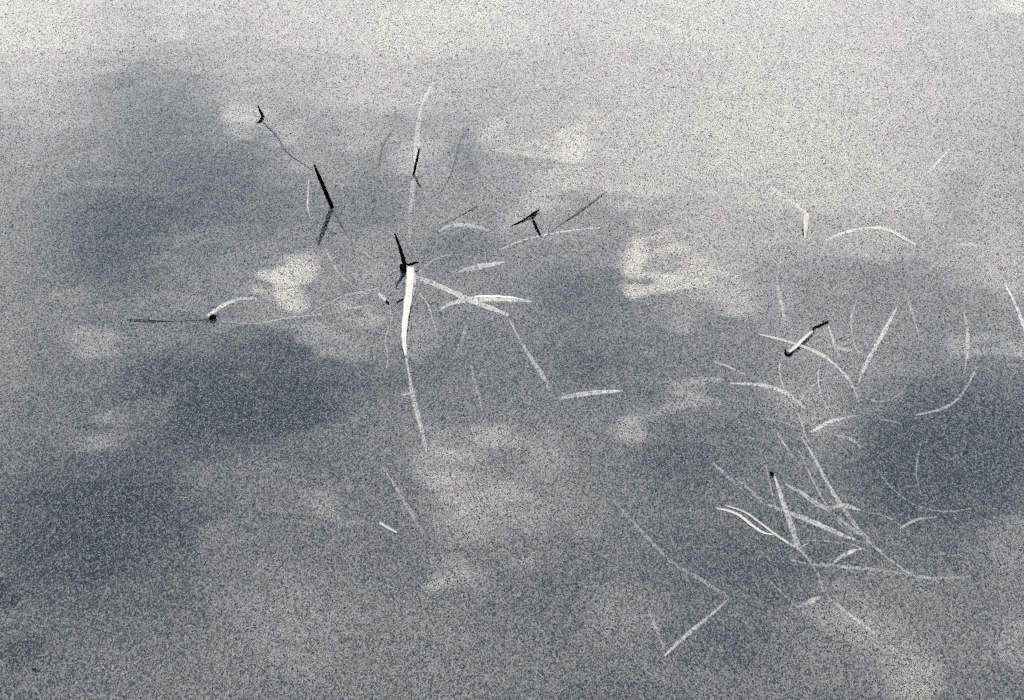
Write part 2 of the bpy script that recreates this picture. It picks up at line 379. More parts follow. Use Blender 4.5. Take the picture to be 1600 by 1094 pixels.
# ------------------------------------------------------------------ plants
# name, label, category, group, parts; a part is (name, section, material,
# [(x, y, z, half width) ...]) in metres, the water surface at z = 0
THINGS = [
    ('reed', 'thick black reed stem tilted left, making a chevron with its own reflection', 'reed stem', 'dark stems standing out of the water', [
        ('stem', 'stem', 'black', [(-0.2304, 2.76, -0.012, 0.00292), (-0.2335, 2.7501, 0.0, 0.00291), (-0.2419, 2.7525, 0.0235, 0.0029), (-0.2504, 2.7548, 0.047, 0.00227), (-0.2546, 2.756, 0.0588, 0.00124)]),
        ('root_end', 'stem', 'dun', [(-0.2315, 2.7446, 0.0002, 0.00199), (-0.2244, 2.724, 0.0002, 0.00231), (-0.2173, 2.7019, 0.0002, 0.00164), (-0.2112, 2.6818, 0.0002, 0.00065)]),
    ]),
    ('twig', 'small dark twig tip at far left of the upper water, its stalk curving away below', 'twig', 'dark stems standing out of the water', [
        ('tip', 'stem', 'black', [(-0.3464, 3.0137, -0.001, 0.002), (-0.3499, 3.0162, 0.0067, 0.00178), (-0.3536, 3.0206, 0.0134, 0.00089)]),
        ('tip_mirror', 'stem', 'black', [(-0.3458, 3.0097, 0.002, 0.00178), (-0.3484, 2.9978, 0.001, 0.00155), (-0.3517, 2.9939, 0.0, 0.00111)]),  # mirror image of the tip, built as a black piece
        ('stalk', 'stem', 'dun', [(-0.3479, 3.0014, 0.0002, 0.00089), (-0.3352, 2.9778, 0.0002, 0.00123), (-0.3217, 2.9526, 0.0002, 0.00123), (-0.3039, 2.905, 0.0002, 0.00104), (-0.2855, 2.8788, 0.0002, 0.00076), (-0.2665, 2.853, 0.0002, 0.00051)]),
    ]),
    ('reed', 'thin black stem leaning right just above the middle, with short mirrored leg', 'reed stem', 'dark stems standing out of the water', [
        ('stem', 'stem', 'black', [(-0.1352, 2.832, -0.005, 0.00106), (-0.1311, 2.8407, 0.0, 0.0017), (-0.1271, 2.8501, 0.0147, 0.0017), (-0.1232, 2.8596, 0.0294, 0.00106)]),
    ]),
    ('reed_leaf', 'long faint pale blade running straight up behind the thin leaning black stem', 'reed leaf', 'blades lying under the water', [
        ('blade', 'leaf', 'straw', [(-0.116, 3.114, -0.0032, 0.00298), (-0.1286, 3.0726, -0.0132, 0.00204), (-0.1307, 2.9731, -0.0122, 0.00429), (-0.1318, 2.875, -0.0152, 0.0038), (-0.1339, 2.784, -0.0242, 0.00297), (-0.1322, 2.7078, -0.0342, 0.00109)]),
    ]),
    ('grass_stalk', 'thin dark curved stalk left of the long faint vertical blade', 'grass stalk', 'blades lying under the water', [
        ('stalk', 'stem', 'dun', [(-0.1646, 2.97, 0.0002, 0.00053), (-0.1743, 2.9315, 0.0002, 0.00105), (-0.1777, 2.8919, 0.0002, 0.00104), (-0.1785, 2.853, 0.0002, 0.00051)]),
    ]),
    ('grass_stalk', 'hair-thin pale upright stalk just left of the thick black chevron stem', 'grass stalk', 'blades lying under the water', [
        ('stalk', 'stem', 'straw', [(-0.2703, 2.8433, -0.0062, 0.00075), (-0.269, 2.8019, -0.0052, 0.00111), (-0.2658, 2.7579, -0.0052, 0.0011), (-0.2599, 2.7292, -0.0102, 0.00055)]),
    ]),
    ('reed_leaf', 'faint drowned blade trailing down right below the thick black chevron stem', 'reed leaf', 'blades lying under the water', [
        ('blade', 'leaf', 'straw', [(-0.239, 2.6816, -0.0222, 0.00095), (-0.227, 2.6458, -0.0242, 0.00159), (-0.211, 2.6175, -0.0302, 0.00134), (-0.1912, 2.604, -0.0372, 0.0007)]),
    ]),
    ('bent_reed', 'broken reed with black upright stub and long white folded leaf hanging down', 'reed', None, [
        ('stub', 'stem', 'black', [(-0.1329, 2.5958, 0.0, 0.00239), (-0.1344, 2.5962, 0.008, 0.00258), (-0.1391, 2.6038, 0.022, 0.00199), (-0.1454, 2.6126, 0.038, 0.00119)]),
        ('dimple_shade', 'stem', 'black', [(-0.1376, 2.5945, 0.0035, 0.00199), (-0.1348, 2.5843, 0.003, 0.00357), (-0.1307, 2.5788, 0.0025, 0.00158)]),  # dark water dimple around the foot, modelled as a black piece
        ('spur', 'stem', 'black', [(-0.1335, 2.5919, 0.005, 0.00159), (-0.1263, 2.5918, 0.0055, 0.00179), (-0.1216, 2.5949, 0.006, 0.00159), (-0.1161, 2.5965, 0.006, 0.0008)]),
        ('leaf', 'leaf', 'emerged', [(-0.1262, 2.5887, 0.005, 0.00477), (-0.1256, 2.5511, 0.005, 0.00492), (-0.1264, 2.5059, 0.0045, 0.00468), (-0.1278, 2.462, 0.004, 0.00384), (-0.1277, 2.4191, 0.0035, 0.00302), (-0.1243, 2.386, 0.002, 0.00187)]),
        ('drowned_end', 'leaf', 'straw', [(-0.1246, 2.3917, -0.0016, 0.00165), (-0.1217, 2.3736, -0.0052, 0.00066)]),
        ('sheath', 'leaf', 'straw', [(-0.1226, 2.5938, -0.0016, 0.00175), (-0.1209, 2.5668, -0.0042, 0.00244), (-0.1229, 2.5344, -0.0052, 0.0021), (-0.1265, 2.504, -0.0052, 0.00105)]),
        ('leaf_tip', 'leaf', 'straw', [(-0.1225, 2.376, -0.0032, 0.00099), (-0.1186, 2.3491, -0.0072, 0.00163), (-0.1137, 2.3126, -0.0082, 0.00259), (-0.1048, 2.2654, -0.0102, 0.00288), (-0.0955, 2.214, -0.0162, 0.00126)]),
    ]),
    ('reed_leaf', 'tiny pale leaf crossing the drowned tip of the white folded leaf', 'reed leaf', 'blades lying under the water', [
        ('blade', 'leaf', 'straw', [(-0.1274, 2.3091, -0.0042, 0.00082), (-0.1188, 2.3147, -0.0052, 0.00148), (-0.1104, 2.3234, -0.0082, 0.00132)]),
    ]),
    ('curled_twig', 'tiny black curl touching left edge of the white folded leaf', 'stalk curl', None, [
        ('curl', 'stem', 'black', [(-0.1397, 2.5062, -0.0002, 0.00058), (-0.1368, 2.5128, 0.0004, 0.00097), (-0.1308, 2.5174, 0.0004, 0.00078)]),
    ]),
    ('stalk_stub', 'short pale stub with a dark snapped end left of the white folded leaf', 'stalk stub', None, [
        ('stub', 'leaf', 'straw', [(-0.1644, 2.5355, -0.0022, 0.00197), (-0.1584, 2.5253, -0.0016, 0.00274), (-0.1517, 2.5146, -0.0016, 0.00233)]),
        ('snapped_end', 'stem', 'black', [(-0.1527, 2.5118, 0.001, 0.00117), (-0.1505, 2.5073, 0.001, 0.00116), (-0.1489, 2.5044, 0.0, 0.00078)]),
    ]),
    ('reed_leaf', 'broad tapering pale blade pointing right, uppermost of the three right of the white folded leaf', 'reed leaf', 'blades lying under the water', [
        ('blade', 'leaf', 'straw', [(-0.0776, 2.606, -0.0142, 0.00144), (-0.0599, 2.6021, -0.0092, 0.00377), (-0.0399, 2.6031, -0.0042, 0.00461), (-0.0224, 2.6049, -0.0016, 0.0032), (-0.008, 2.6113, -0.0016, 0.00046)]),
    ]),
    ('reed_leaf', 'pale blade slanting down right from the broken reed, crossing a level blade', 'reed leaf', 'blades lying under the water', [
        ('blade', 'leaf', 'straw', [(-0.1207, 2.5829, -0.0072, 0.00267), (-0.0947, 2.5607, -0.0052, 0.00394), (-0.0665, 2.5326, -0.0032, 0.00388), (-0.0428, 2.5111, -0.0022, 0.00387), (-0.0217, 2.4954, -0.0018, 0.003), (-0.0046, 2.4816, -0.0016, 0.00212)]),
        ('drowned_tip', 'leaf', 'straw', [(-0.0031, 2.4821, -0.0082, 0.00122), (0.0092, 2.4429, -0.0112, 0.00152), (0.0262, 2.3855, -0.0092, 0.003), (0.0371, 2.3537, -0.0102, 0.00321), (0.0445, 2.3395, -0.0222, 0.00086)]),
    ]),
    ('reed_leaf', 'pale gently arched level blade tapering to a point at its right, over the slanting blade', 'reed leaf', 'blades lying under the water', [
        ('blade', 'leaf', 'straw', [(-0.0887, 2.5078, -0.0102, 0.00167), (-0.0748, 2.5163, -0.0062, 0.00261), (-0.0507, 2.5195, -0.0027, 0.00446), (-0.0195, 2.5207, -0.0016, 0.00492), (0.0062, 2.5177, -0.0016, 0.00312), (0.0264, 2.5131, -0.0016, 0.00044)]),
    ]),
    ('reed_leaf', 'short faint drowned blade below the crossing pair of pale blades', 'reed leaf', 'blades lying under the water', [
        ('blade', 'leaf', 'straw', [(-0.0545, 2.4997, -0.0262, 0.00151), (-0.0595, 2.473, -0.0262, 0.00209), (-0.0659, 2.4445, -0.0302, 0.00118)]),
    ]),
    ('reed_leaf', 'faint drowned blade leaning right, alone below the crossing pair', 'reed leaf', 'blades lying under the water', [
        ('blade', 'leaf', 'straw', [(-0.0486, 2.4127, -0.0282, 0.00115), (-0.0435, 2.3731, -0.0262, 0.00199), (-0.0386, 2.3433, -0.0282, 0.00197), (-0.034, 2.3187, -0.0342, 0.00084)]),
    ]),
    ('reed_leaf', 'level pale blade tapering right at the very middle of the water', 'reed leaf', 'blades lying under the water', [
        ('blade', 'leaf', 'straw', [(0.0529, 2.3149, -0.0132, 0.00209), (0.0697, 2.3124, -0.0072, 0.00368), (0.0953, 2.313, -0.0032, 0.00325), (0.1136, 2.3132, -0.0016, 0.00203), (0.1275, 2.3145, -0.0016, 0.00041)]),
    ]),
    ('grass_stalk', 'thin grey stalk slanting up right, left of the black elbow stem', 'grass stalk', 'blades floating on the water', [
        ('stalk', 'stem', 'dun', [(-0.1055, 2.6652, 0.0002, 0.00065), (-0.0902, 2.7019, 0.0002, 0.00082), (-0.0677, 2.7274, 0.0002, 0.00083), (-0.0449, 2.753, 0.0013, 0.00067)]),
    ]),
    ('reed_leaf', 'faint pale arched blade under the thin grey slanting stalk', 'reed leaf', 'blades lying under the water', [
        ('blade', 'leaf', 'straw', [(-0.0958, 2.7164, -0.0182, 0.00116), (-0.0803, 2.7262, -0.0142, 0.00245), (-0.0596, 2.7279, -0.0142, 0.0029), (-0.0414, 2.7264, -0.0172, 0.00246), (-0.0232, 2.7254, -0.0242, 0.00123)]),
    ]),
    ('bent_reed', 'black elbow shaped stem with a flat snapped head beside two long thin stalks', 'reed stem', 'dark stems standing out of the water', [
        ('stem', 'stem', 'black', [(0.0374, 2.6714, -0.0005, 0.00089), (0.0335, 2.6854, 0.001, 0.00131), (0.0295, 2.7024, 0.0018, 0.00131), (0.0263, 2.7173, 0.002, 0.00099)]),
        ('head', 'leaf', 'black', [(0.0348, 2.7396, 0.002, 0.00074), (0.0281, 2.7293, 0.002, 0.00224), (0.0222, 2.7207, 0.002, 0.00199)]),
        ('stalk', 'stem', 'black', [(0.0231, 2.7228, 0.0018, 0.00115), (0.0099, 2.7093, 0.0008, 0.0009), (0.0, 2.7006, 0.0, 0.00082), (-0.0114, 2.6875, -0.003, 0.00049)]),
    ]),
    ('grass_stalk', 'long thin pale stalk passing under the black elbow stem', 'grass stalk', 'blades floating on the water', [
        ('stalk', 'stem', 'straw', [(-0.0178, 2.6487, -0.0072, 0.00071), (0.0065, 2.6629, -0.0032, 0.00107), (0.0367, 2.6767, -0.0016, 0.00125), (0.0736, 2.69, -0.0016, 0.00108), (0.1123, 2.6984, -0.0016, 0.00072)]),
    ]),
    ('grass_stalk', 'long thin dark stalk rising right of the black elbow stem', 'grass stalk', 'blades floating on the water', [
        ('stalk', 'stem', 'dun', [(0.0406, 2.6685, 0.0002, 0.00039), (0.059, 2.6997, 0.0005, 0.00079), (0.0869, 2.7374, 0.0013, 0.00086), (0.1086, 2.7704, 0.0013, 0.0008), (0.1243, 2.7921, 0.001, 0.0004)]),
    ]),
    ('straw_splinter', 'single bright white splinter floating alone in the lower left water', 'straw splinter', 'blades floating on the water', [
        ('blade', 'leaf', 'emerged', [(-0.14, 2.0572, 0.0005, 0.00137), (-0.1312, 2.0481, 0.0005, 0.00172), (-0.1207, 2.0385, 0.0005, 0.0012)]),
    ]),
    ('snapped_stalk', 'snapped stalk with black knot at far left below the small three lobed cloud', 'grass stalk', None, [
        ('leaf', 'leaf', 'straw', [(-0.3666, 2.4801, -0.0016, 0.00168), (-0.3574, 2.495, -0.0016, 0.0026), (-0.344, 2.5143, -0.0032, 0.00233), (-0.3304, 2.5318, -0.0082, 0.00207), (-0.3089, 2.5486, -0.0182, 0.00105)]),
        ('knot', 'stem', 'black', [(-0.3628, 2.4682, 0.002, 0.00153), (-0.3584, 2.471, 0.003, 0.00307), (-0.3548, 2.4727, 0.002, 0.00154)]),
        ('stalk', 'stem', 'brown', [(-0.4619, 2.4686, 0.0009, 0.0004), (-0.4371, 2.4664, 0.0013, 0.00074), (-0.4124, 2.4651, 0.0003, 0.00046), (-0.385, 2.4666, 0.0003, 0.00034), (-0.3621, 2.4679, 0.0013, 0.00061)]),
    ]),
    ('reed_stub', 'short white wedge shaped leaf stub standing by the pale arched stalk', 'leaf stub', None, [
        ('stub', 'leaf', 'emerged', [(0.3777, 2.713, 0.01, 0.00388), (0.3757, 2.6998, 0.007, 0.00366), (0.3739, 2.6834, 0.003, 0.00264), (0.372, 2.6672, 0.0, 0.00121)]),
        ('drowned_leaf', 'leaf', 'straw', [(0.3406, 2.8644, -0.0242, 0.00098), (0.3581, 2.8171, -0.0182, 0.00196), (0.3722, 2.7759, -0.0112, 0.00245), (0.3813, 2.7324, -0.0016, 0.00287)]),
    ]),
    ('reed_leaf', 'bright pale stalk arching over like a bow right of the white wedge stub', 'reed leaf', 'blades floating on the water', [
        ('blade', 'leaf', 'emerged', [(0.4399, 2.6914, -0.0005, 0.00266), (0.4648, 2.6946, 0.0005, 0.00296), (0.4819, 2.6879, 0.0005, 0.00299), (0.4957, 2.6696, 0.0005, 0.00241), (0.5092, 2.6498, 0.0005, 0.00119)]),
        ('drowned_end', 'leaf', 'straw', [(0.398, 2.6769, -0.0092, 0.00087), (0.4168, 2.6864, -0.0052, 0.00178), (0.4406, 2.6953, -0.0027, 0.0025)]),
    ]),
    ('reed_leaf', 'faint slanting blade alone in the bright upper right water', 'reed leaf', 'blades lying under the water', [
        ('blade', 'leaf', 'straw', [(0.5586, 2.877, -0.0182, 0.00138), (0.5801, 2.9083, -0.0132, 0.00209), (0.6047, 2.95, -0.0122, 0.00106)]),
    ]),
    ('reed_leaf', 'faint short level blade right of the arching bow stalk', 'reed leaf', 'blades lying under the water', [
        ('blade', 'leaf', 'straw', [(0.5675, 2.6883, -0.0222, 0.00121), (0.5836, 2.6881, -0.0202, 0.00287), (0.6027, 2.6918, -0.0242, 0.0017)]),
    ]),
    ('reed_leaf', 'faint drowned scrap up from the arching bow stalk in bright water', 'reed leaf', 'blades lying under the water', [
        ('blade', 'leaf', 'straw', [(0.4574, 2.9676, -0.0222, 0.00103), (0.4567, 2.9255, -0.0202, 0.00204), (0.4591, 2.8995, -0.0242, 0.00102)]),
    ]),
    ('reed_leaf', 'pale blade entering at the right edge of the picture', 'reed leaf', 'blades floating on the water', [
        ('blade', 'leaf', 'straw', [(0.6068, 2.5545, -0.0016, 0.00077), (0.6093, 2.5284, -0.0016, 0.00151), (0.6112, 2.4952, -0.0017, 0.00218), (0.6125, 2.4578, -0.0042, 0.00213), (0.6139, 2.4381, -0.0082, 0.00176)]),
    ]),
    ('reed_leaf', 'long thin white stalk curving down right, crossing a short thick stub', 'reed leaf', 'blades floating on the water', [
        ('blade', 'leaf', 'emerged', [(0.2918, 2.4356, 0.0005, 0.00089), (0.3071, 2.4283, 0.0005, 0.00155), (0.3287, 2.4168, 0.0005, 0.00176), (0.3519, 2.3997, 0.0005, 0.00217), (0.3667, 2.3842, 0.0005, 0.00214)]),
        ('drowned_end', 'leaf', 'straw', [(0.3672, 2.3875, -0.0016, 0.00195), (0.382, 2.3698, -0.0072, 0.00189), (0.3935, 2.349, -0.0142, 0.00212), (0.4014, 2.3213, -0.0262, 0.00103)]),
    ]),
    ('stalk_stub', 'short thick pale stub with black hook below and black bar above', 'stalk stub', None, [
        ('stub', 'leaf', 'emerged', [(0.3249, 2.3939, 0.0015, 0.00208), (0.3342, 2.405, 0.0025, 0.00267), (0.3449, 2.4214, 0.003, 0.00227), (0.3573, 2.4387, 0.003, 0.00126)]),
        ('dimple', 'stem', 'black', [(0.3212, 2.4011, 0.0005, 0.00075), (0.321, 2.3921, 0.0008, 0.0015), (0.3243, 2.3876, 0.001, 0.0015), (0.3294, 2.3932, 0.001, 0.00075)]),  # shade of a dimple in the water surface, shaped as black stem
        ('bar', 'stem', 'black', [(0.3591, 2.4404, 0.002, 0.00076), (0.3593, 2.4486, 0.001, 0.00107), (0.3684, 2.4551, 0.001, 0.00115), (0.3768, 2.4625, 0.001, 0.00115), (0.3779, 2.4584, 0.0008, 0.00077)]),
        ('trailing_leaf', 'leaf', 'straw', [(0.3778, 2.4623, -0.0016, 0.0007), (0.3801, 2.4403, -0.0042, 0.00139), (0.3832, 2.4181, -0.0092, 0.0014), (0.3874, 2.4107, -0.0162, 0.00072)]),
    ]),
    ('reed_leaf', 'faint broad scrap of drowned leaf right of the stub with a black bar', 'reed leaf', 'blades lying under the water', [
        ('blade', 'leaf', 'straw', [(0.3795, 2.4458, -0.0202, 0.00152), (0.3945, 2.4311, -0.0182, 0.00295), (0.4175, 2.4303, -0.0222, 0.00149)]),
    ]),
    ('reed_leaf', 'long straight pale blade slanting up right between the stub and the right edge', 'reed leaf', 'blades lying under the water', [
        ('blade', 'leaf', 'straw', [(0.4667, 2.5026, -0.0016, 0.00052), (0.4529, 2.4682, -0.0016, 0.00205), (0.4355, 2.4279, -0.0037, 0.00254), (0.4213, 2.3976, -0.0062, 0.00268), (0.4103, 2.3731, -0.0102, 0.0023), (0.4011, 2.3493, -0.0162, 0.00065)]),
    ]),
    ('reed_leaf', 'faint drowned blade right of the long straight slanting blade', 'reed leaf', 'blades lying under the water', [
        ('blade', 'leaf', 'straw', [(0.4884, 2.5849, -0.0222, 0.00094), (0.4885, 2.5412, -0.0202, 0.00184), (0.4895, 2.5081, -0.0222, 0.00182), (0.4921, 2.4792, -0.0282, 0.0009)]),
    ]),
    ('reed_leaf', 'faint upright blade above the dark water at right', 'reed leaf', 'blades lying under the water', [
        ('blade', 'leaf', 'straw', [(0.5487, 2.505, -0.0112, 0.0009), (0.5469, 2.4692, -0.0112, 0.00174), (0.5407, 2.4245, -0.0132, 0.00169), (0.5314, 2.386, -0.0202, 0.00083)]),
    ]),
    ('reed_leaf', 'thin curving pale blade along the edge of dark water at right', 'reed leaf', 'blades lying under the water', [
        ('blade', 'leaf', 'straw', [(0.5438, 2.3803, -0.0112, 0.00084), (0.5272, 2.3416, -0.0112, 0.0014), (0.5094, 2.3089, -0.0102, 0.00146), (0.4887, 2.2858, -0.0072, 0.0016), (0.4636, 2.2737, -0.0062, 0.00132), (0.4538, 2.2784, -0.0102, 0.00073)]),
    ]),
    ('reed_leaf', 'short faint blade left of the hooked stub, highest of two side by side', 'reed leaf', 'blades lying under the water', [
        ('blade', 'leaf', 'straw', [(0.2369, 2.3929, -0.0112, 0.0011), (0.253, 2.3785, -0.0092, 0.00176), (0.2726, 2.3683, -0.0142, 0.00104)]),
    ]),
    ('reed_leaf', 'bright curved blade below the hooked stub, bending down to the right', 'reed leaf', 'blades floating on the water', [
        ('blade', 'leaf', 'straw', [(0.2504, 2.3308, -0.0016, 0.00082), (0.2687, 2.3294, -0.0016, 0.00165), (0.2869, 2.3267, -0.0016, 0.00227), (0.3025, 2.3195, -0.0022, 0.00263), (0.3188, 2.3109, -0.0062, 0.00232), (0.3345, 2.2951, -0.0142, 0.00112)]),
    ]),
    ('root_strand', 'thin looping root hanging under the black hook of the stub', 'root', 'blades lying under the water', [
        ('strand', 'stem', 'straw', [(0.3205, 2.3976, -0.0062, 0.00056), (0.3128, 2.3783, -0.0082, 0.00098), (0.3116, 2.3494, -0.0092, 0.00097), (0.3163, 2.328, -0.0112, 0.00097), (0.3248, 2.3141, -0.0162, 0.00055)]),
    ]),
    ('reed_leaf', 'pale blade slanting up right in the gap above the lower right tangle', 'reed leaf', 'blades lying under the water', [
        ('blade', 'leaf', 'straw', [(0.3331, 2.2324, -0.0037, 0.00107), (0.3456, 2.2432, -0.0032, 0.00253), (0.3585, 2.2551, -0.0042, 0.00267), (0.3732, 2.2676, -0.0082, 0.00207), (0.3983, 2.2935, -0.0202, 0.00129)]),
    ]),
    ('reed_leaf', 'short thin pale scrap on dark water right of the slanting gap blade', 'reed leaf', 'blades lying under the water', [
        ('blade', 'leaf', 'straw', [(0.4137, 2.2676, -0.0082, 0.00071), (0.4255, 2.2594, -0.0062, 0.00105), (0.437, 2.2542, -0.0062, 0.00069)]),
    ]),
    ('reed_leaf', 'faint hooked drowned blade under the slanting gap blade', 'reed leaf', 'blades lying under the water', [
        ('blade', 'leaf', 'straw', [(0.3607, 2.2518, -0.0202, 0.00104), (0.3755, 2.2437, -0.0182, 0.00204), (0.3863, 2.2364, -0.0202, 0.00192), (0.3905, 2.2324, -0.0262, 0.00091)]),
    ]),
    ('reed_leaf', 'longest blade of the lower right tangle, running from top left to bottom right', 'reed leaf', 'blades lying under the water', [
        ('blade', 'leaf', 'straw', [(0.3239, 2.2359, -0.0112, 0.00089), (0.3312, 2.1986, -0.0082, 0.00173), (0.3387, 2.1577, -0.0072, 0.00198), (0.348, 2.1158, -0.0082, 0.00239), (0.3586, 2.0862, -0.0122, 0.00227), (0.3716, 2.0522, -0.0142, 0.00231), (0.3876, 2.0197, -0.0142, 0.00116)]),
    ]),
    ('reed_leaf', 'broad upright pale blade with black dot at its tip, leftmost in the tangle', 'reed leaf', 'blades lying under the water', [
        ('blade', 'leaf', 'straw', [(0.2845, 2.1484, -0.0016, 0.00095), (0.2872, 2.1184, -0.0016, 0.00204), (0.2906, 2.0886, -0.003, 0.00265), (0.2945, 2.0575, -0.0047, 0.00339), (0.2986, 2.0225, -0.0072, 0.00304)]),
        ('tip_knot', 'stem', 'black', [(0.2808, 2.1484, 0.001, 0.00104), (0.2822, 2.1445, 0.002, 0.00174), (0.2838, 2.1432, 0.0012, 0.00104)]),
    ]),
    ('reed_leaf', 'pale blade slanting down right from beside the black dotted blade', 'reed leaf', 'blades lying under the water', [
        ('blade', 'leaf', 'straw', [(0.2958, 2.1397, -0.0082, 0.00097), (0.3105, 2.1213, -0.0062, 0.00188), (0.3255, 2.1001, -0.0062, 0.00246), (0.344, 2.0906, -0.0112, 0.00124)]),
    ]),
    ('reed_leaf', 'short pale spearhead shaped leaf tip pointing right inside the tangle', 'reed leaf', 'blades lying under the water', [
        ('blade', 'leaf', 'straw', [(0.3377, 2.0912, -0.0082, 0.00106), (0.3484, 2.0919, -0.0037, 0.00295), (0.358, 2.088, -0.0017, 0.00299), (0.3721, 2.0808, -0.0016, 0.00037)]),
    ]),
    ('reed_leaf', 'pale blade crossing behind the black dotted blade and pointing down right', 'reed leaf', 'blades lying under the water', [
        ('blade', 'leaf', 'straw', [(0.2739, 2.1087, -0.0132, 0.00116), (0.2885, 2.0914, -0.0092, 0.00228), (0.3088, 2.0719, -0.0052, 0.00315), (0.3306, 2.0541, -0.0047, 0.00308), (0.3492, 2.04, -0.0052, 0.00216), (0.3648, 2.0299, -0.0052, 0.00036)]),
    ]),
    ('grass_stalk', 'upper of two thin white stalks that join left of the tangle', 'grass stalk', 'blades floating on the water', [
        ('stalk', 'leaf', 'emerged', [(0.2276, 2.0872, 0.0005, 0.00094), (0.2464, 2.0756, 0.0005, 0.00129), (0.2622, 2.0549, 0.0005, 0.00143), (0.2747, 2.0368, 0.0005, 0.00142), (0.2878, 2.02, 0.0005, 0.0016)]),
        ('drowned_end', 'leaf', 'straw', [(0.2882, 2.0228, -0.0016, 0.00156), (0.2976, 2.015, -0.0032, 0.00135), (0.3072, 2.0077, -0.0102, 0.00162), (0.3156, 1.9942, -0.0182, 0.00095)]),
    ]),
    ('grass_stalk', 'lower of two thin white stalks that join left of the tangle', 'grass stalk', 'blades floating on the water', [
        ('stalk', 'leaf', 'emerged', [(0.2164, 2.0826, 0.0005, 0.00056), (0.2296, 2.0779, 0.0005, 0.00149), (0.2411, 2.0687, 0.0005, 0.00163), (0.2525, 2.0515, 0.0005, 0.0016), (0.2629, 2.0391, 0.0005, 0.00146), (0.2752, 2.035, 0.0002, 0.00073)]),
    ]),
    ('reed_leaf', 'short bright curved leaf near the bottom of the tangle, tip pointing right', 'reed leaf', 'blades lying under the water', [
        ('blade', 'leaf', 'straw', [(0.3312, 1.9965, -0.0092, 0.00093), (0.3416, 2.0037, -0.0047, 0.00205), (0.3505, 2.0074, -0.0017, 0.0023), (0.3639, 2.0139, -0.0016, 0.00034)]),
    ]),
    ('reed_leaf', 'tiny thin sprig where the two white stalks end', 'reed leaf', 'blades lying under the water', [
        ('blade', 'leaf', 'straw', [(0.2986, 2.0176, -0.0052, 0.00064), (0.3038, 2.0232, -0.0052, 0.00098), (0.3111, 2.0328, -0.0082, 0.00068)]),
    ]),
    ('reed_leaf', 'long faint level blade along the bottom of the tangle running right', 'reed leaf', 'blades lying under the water', [
        ('blade', 'leaf', 'straw', [(0.288, 2.0079, -0.0112, 0.0006), (0.3071, 2.0042, -0.0142, 0.00181), (0.3322, 2.0022, -0.0152, 0.0027), (0.3655, 2.0007, -0.0182, 0.00241), (0.3925, 2.0016, -0.0222, 0.00181), (0.4153, 1.9966, -0.0242, 0.00091)]),
    ]),
    ('reed_leaf', 'thin drowned stalk leaving the tangle toward bottom right, bending level', 'reed leaf', 'blades lying under the water', [
        ('blade', 'leaf', 'straw', [(0.3859, 2.0181, -0.0122, 0.00059), (0.3985, 2.0018, -0.0132, 0.00118), (0.4129, 1.9857, -0.0142, 0.00135), (0.4392, 1.9831, -0.0172, 0.00149), (0.4784, 1.9966, -0.0242, 0.00089)]),
    ]),
    ('reed_leaf', 'faint drowned stem dropping from the bottom of the tangle', 'reed leaf', 'blades lying under the water', [
        ('blade', 'leaf', 'straw', [(0.3149, 1.9996, -0.0182, 0.00157), (0.3185, 1.9875, -0.0222, 0.0018), (0.3212, 1.9773, -0.0302, 0.00102)]),
    ]),
    ('reed_leaf', 'small oblong pale leaf scrap below the tangle', 'reed leaf', 'blades lying under the water', [
        ('blade', 'leaf', 'straw', [(0.2886, 1.9365, -0.0182, 0.0012), (0.2971, 1.934, -0.0122, 0.00273), (0.3056, 1.9403, -0.0122, 0.00307), (0.3152, 1.9533, -0.0182, 0.00147)]),
    ]),
    ('reed_leaf', 'short faint blade on dark water right of the tangle', 'reed leaf', 'blades lying under the water', [
        ('blade', 'leaf', 'straw', [(0.4102, 2.0604, -0.0102, 0.00084), (0.421, 2.0696, -0.0102, 0.00158), (0.4352, 2.0818, -0.0132, 0.00155), (0.4562, 2.0949, -0.0202, 0.00097)]),
    ]),
    ('reed_leaf', 'pale blade slanting up right, lowest blade in the picture', 'reed leaf', 'blades lying under the water', [
        ('blade', 'leaf', 'straw', [(0.1497, 1.848, -0.0092, 0.001), (0.1647, 1.8688, -0.0092, 0.00202), (0.1821, 1.8923, -0.0102, 0.00206), (0.2012, 1.9174, -0.0122, 0.00182), (0.2225, 1.9548, -0.0202, 0.00079)]),
    ]),
    ('reed_leaf', 'long faint drowned blade running down right to meet the lowest blade', 'reed leaf', 'blades lying under the water', [
        ('blade', 'leaf', 'straw', [(0.1102, 2.1395, -0.0302, 0.00116), (0.1369, 2.0827, -0.0282, 0.002), (0.1679, 2.0261, -0.0282, 0.00201), (0.1958, 1.9927, -0.0262, 0.00233), (0.2234, 1.9626, -0.0262, 0.00115)]),
    ]),
    ('reed_leaf', 'faint drowned blade left of the lowest blade, meeting its foot', 'reed leaf', 'blades lying under the water', [
        ('blade', 'leaf', 'straw', [(0.1384, 1.9435, -0.0262, 0.00102), (0.1446, 1.9119, -0.0242, 0.00151), (0.1514, 1.8818, -0.0262, 0.00099)]),
    ]),
    ('reed_leaf', 'faint drowned scrap left of the black dotted blade', 'reed leaf', 'blades lying under the water', [
        ('blade', 'leaf', 'straw', [(0.2219, 2.2043, -0.0242, 0.00125), (0.2329, 2.1816, -0.0222, 0.00213), (0.2472, 2.1628, -0.0262, 0.0012)]),
    ]),
    ('reed_leaf', 'thin short drowned stalk above the black dotted blade', 'reed leaf', 'blades lying under the water', [
        ('blade', 'leaf', 'straw', [(0.2976, 2.2451, -0.0122, 0.00089), (0.3026, 2.2231, -0.0112, 0.00146), (0.3125, 2.2031, -0.0182, 0.00087)]),
    ]),
    ('reed_leaf', 'tiny pale sliver above left of the black dotted blade', 'reed leaf', 'blades lying under the water', [
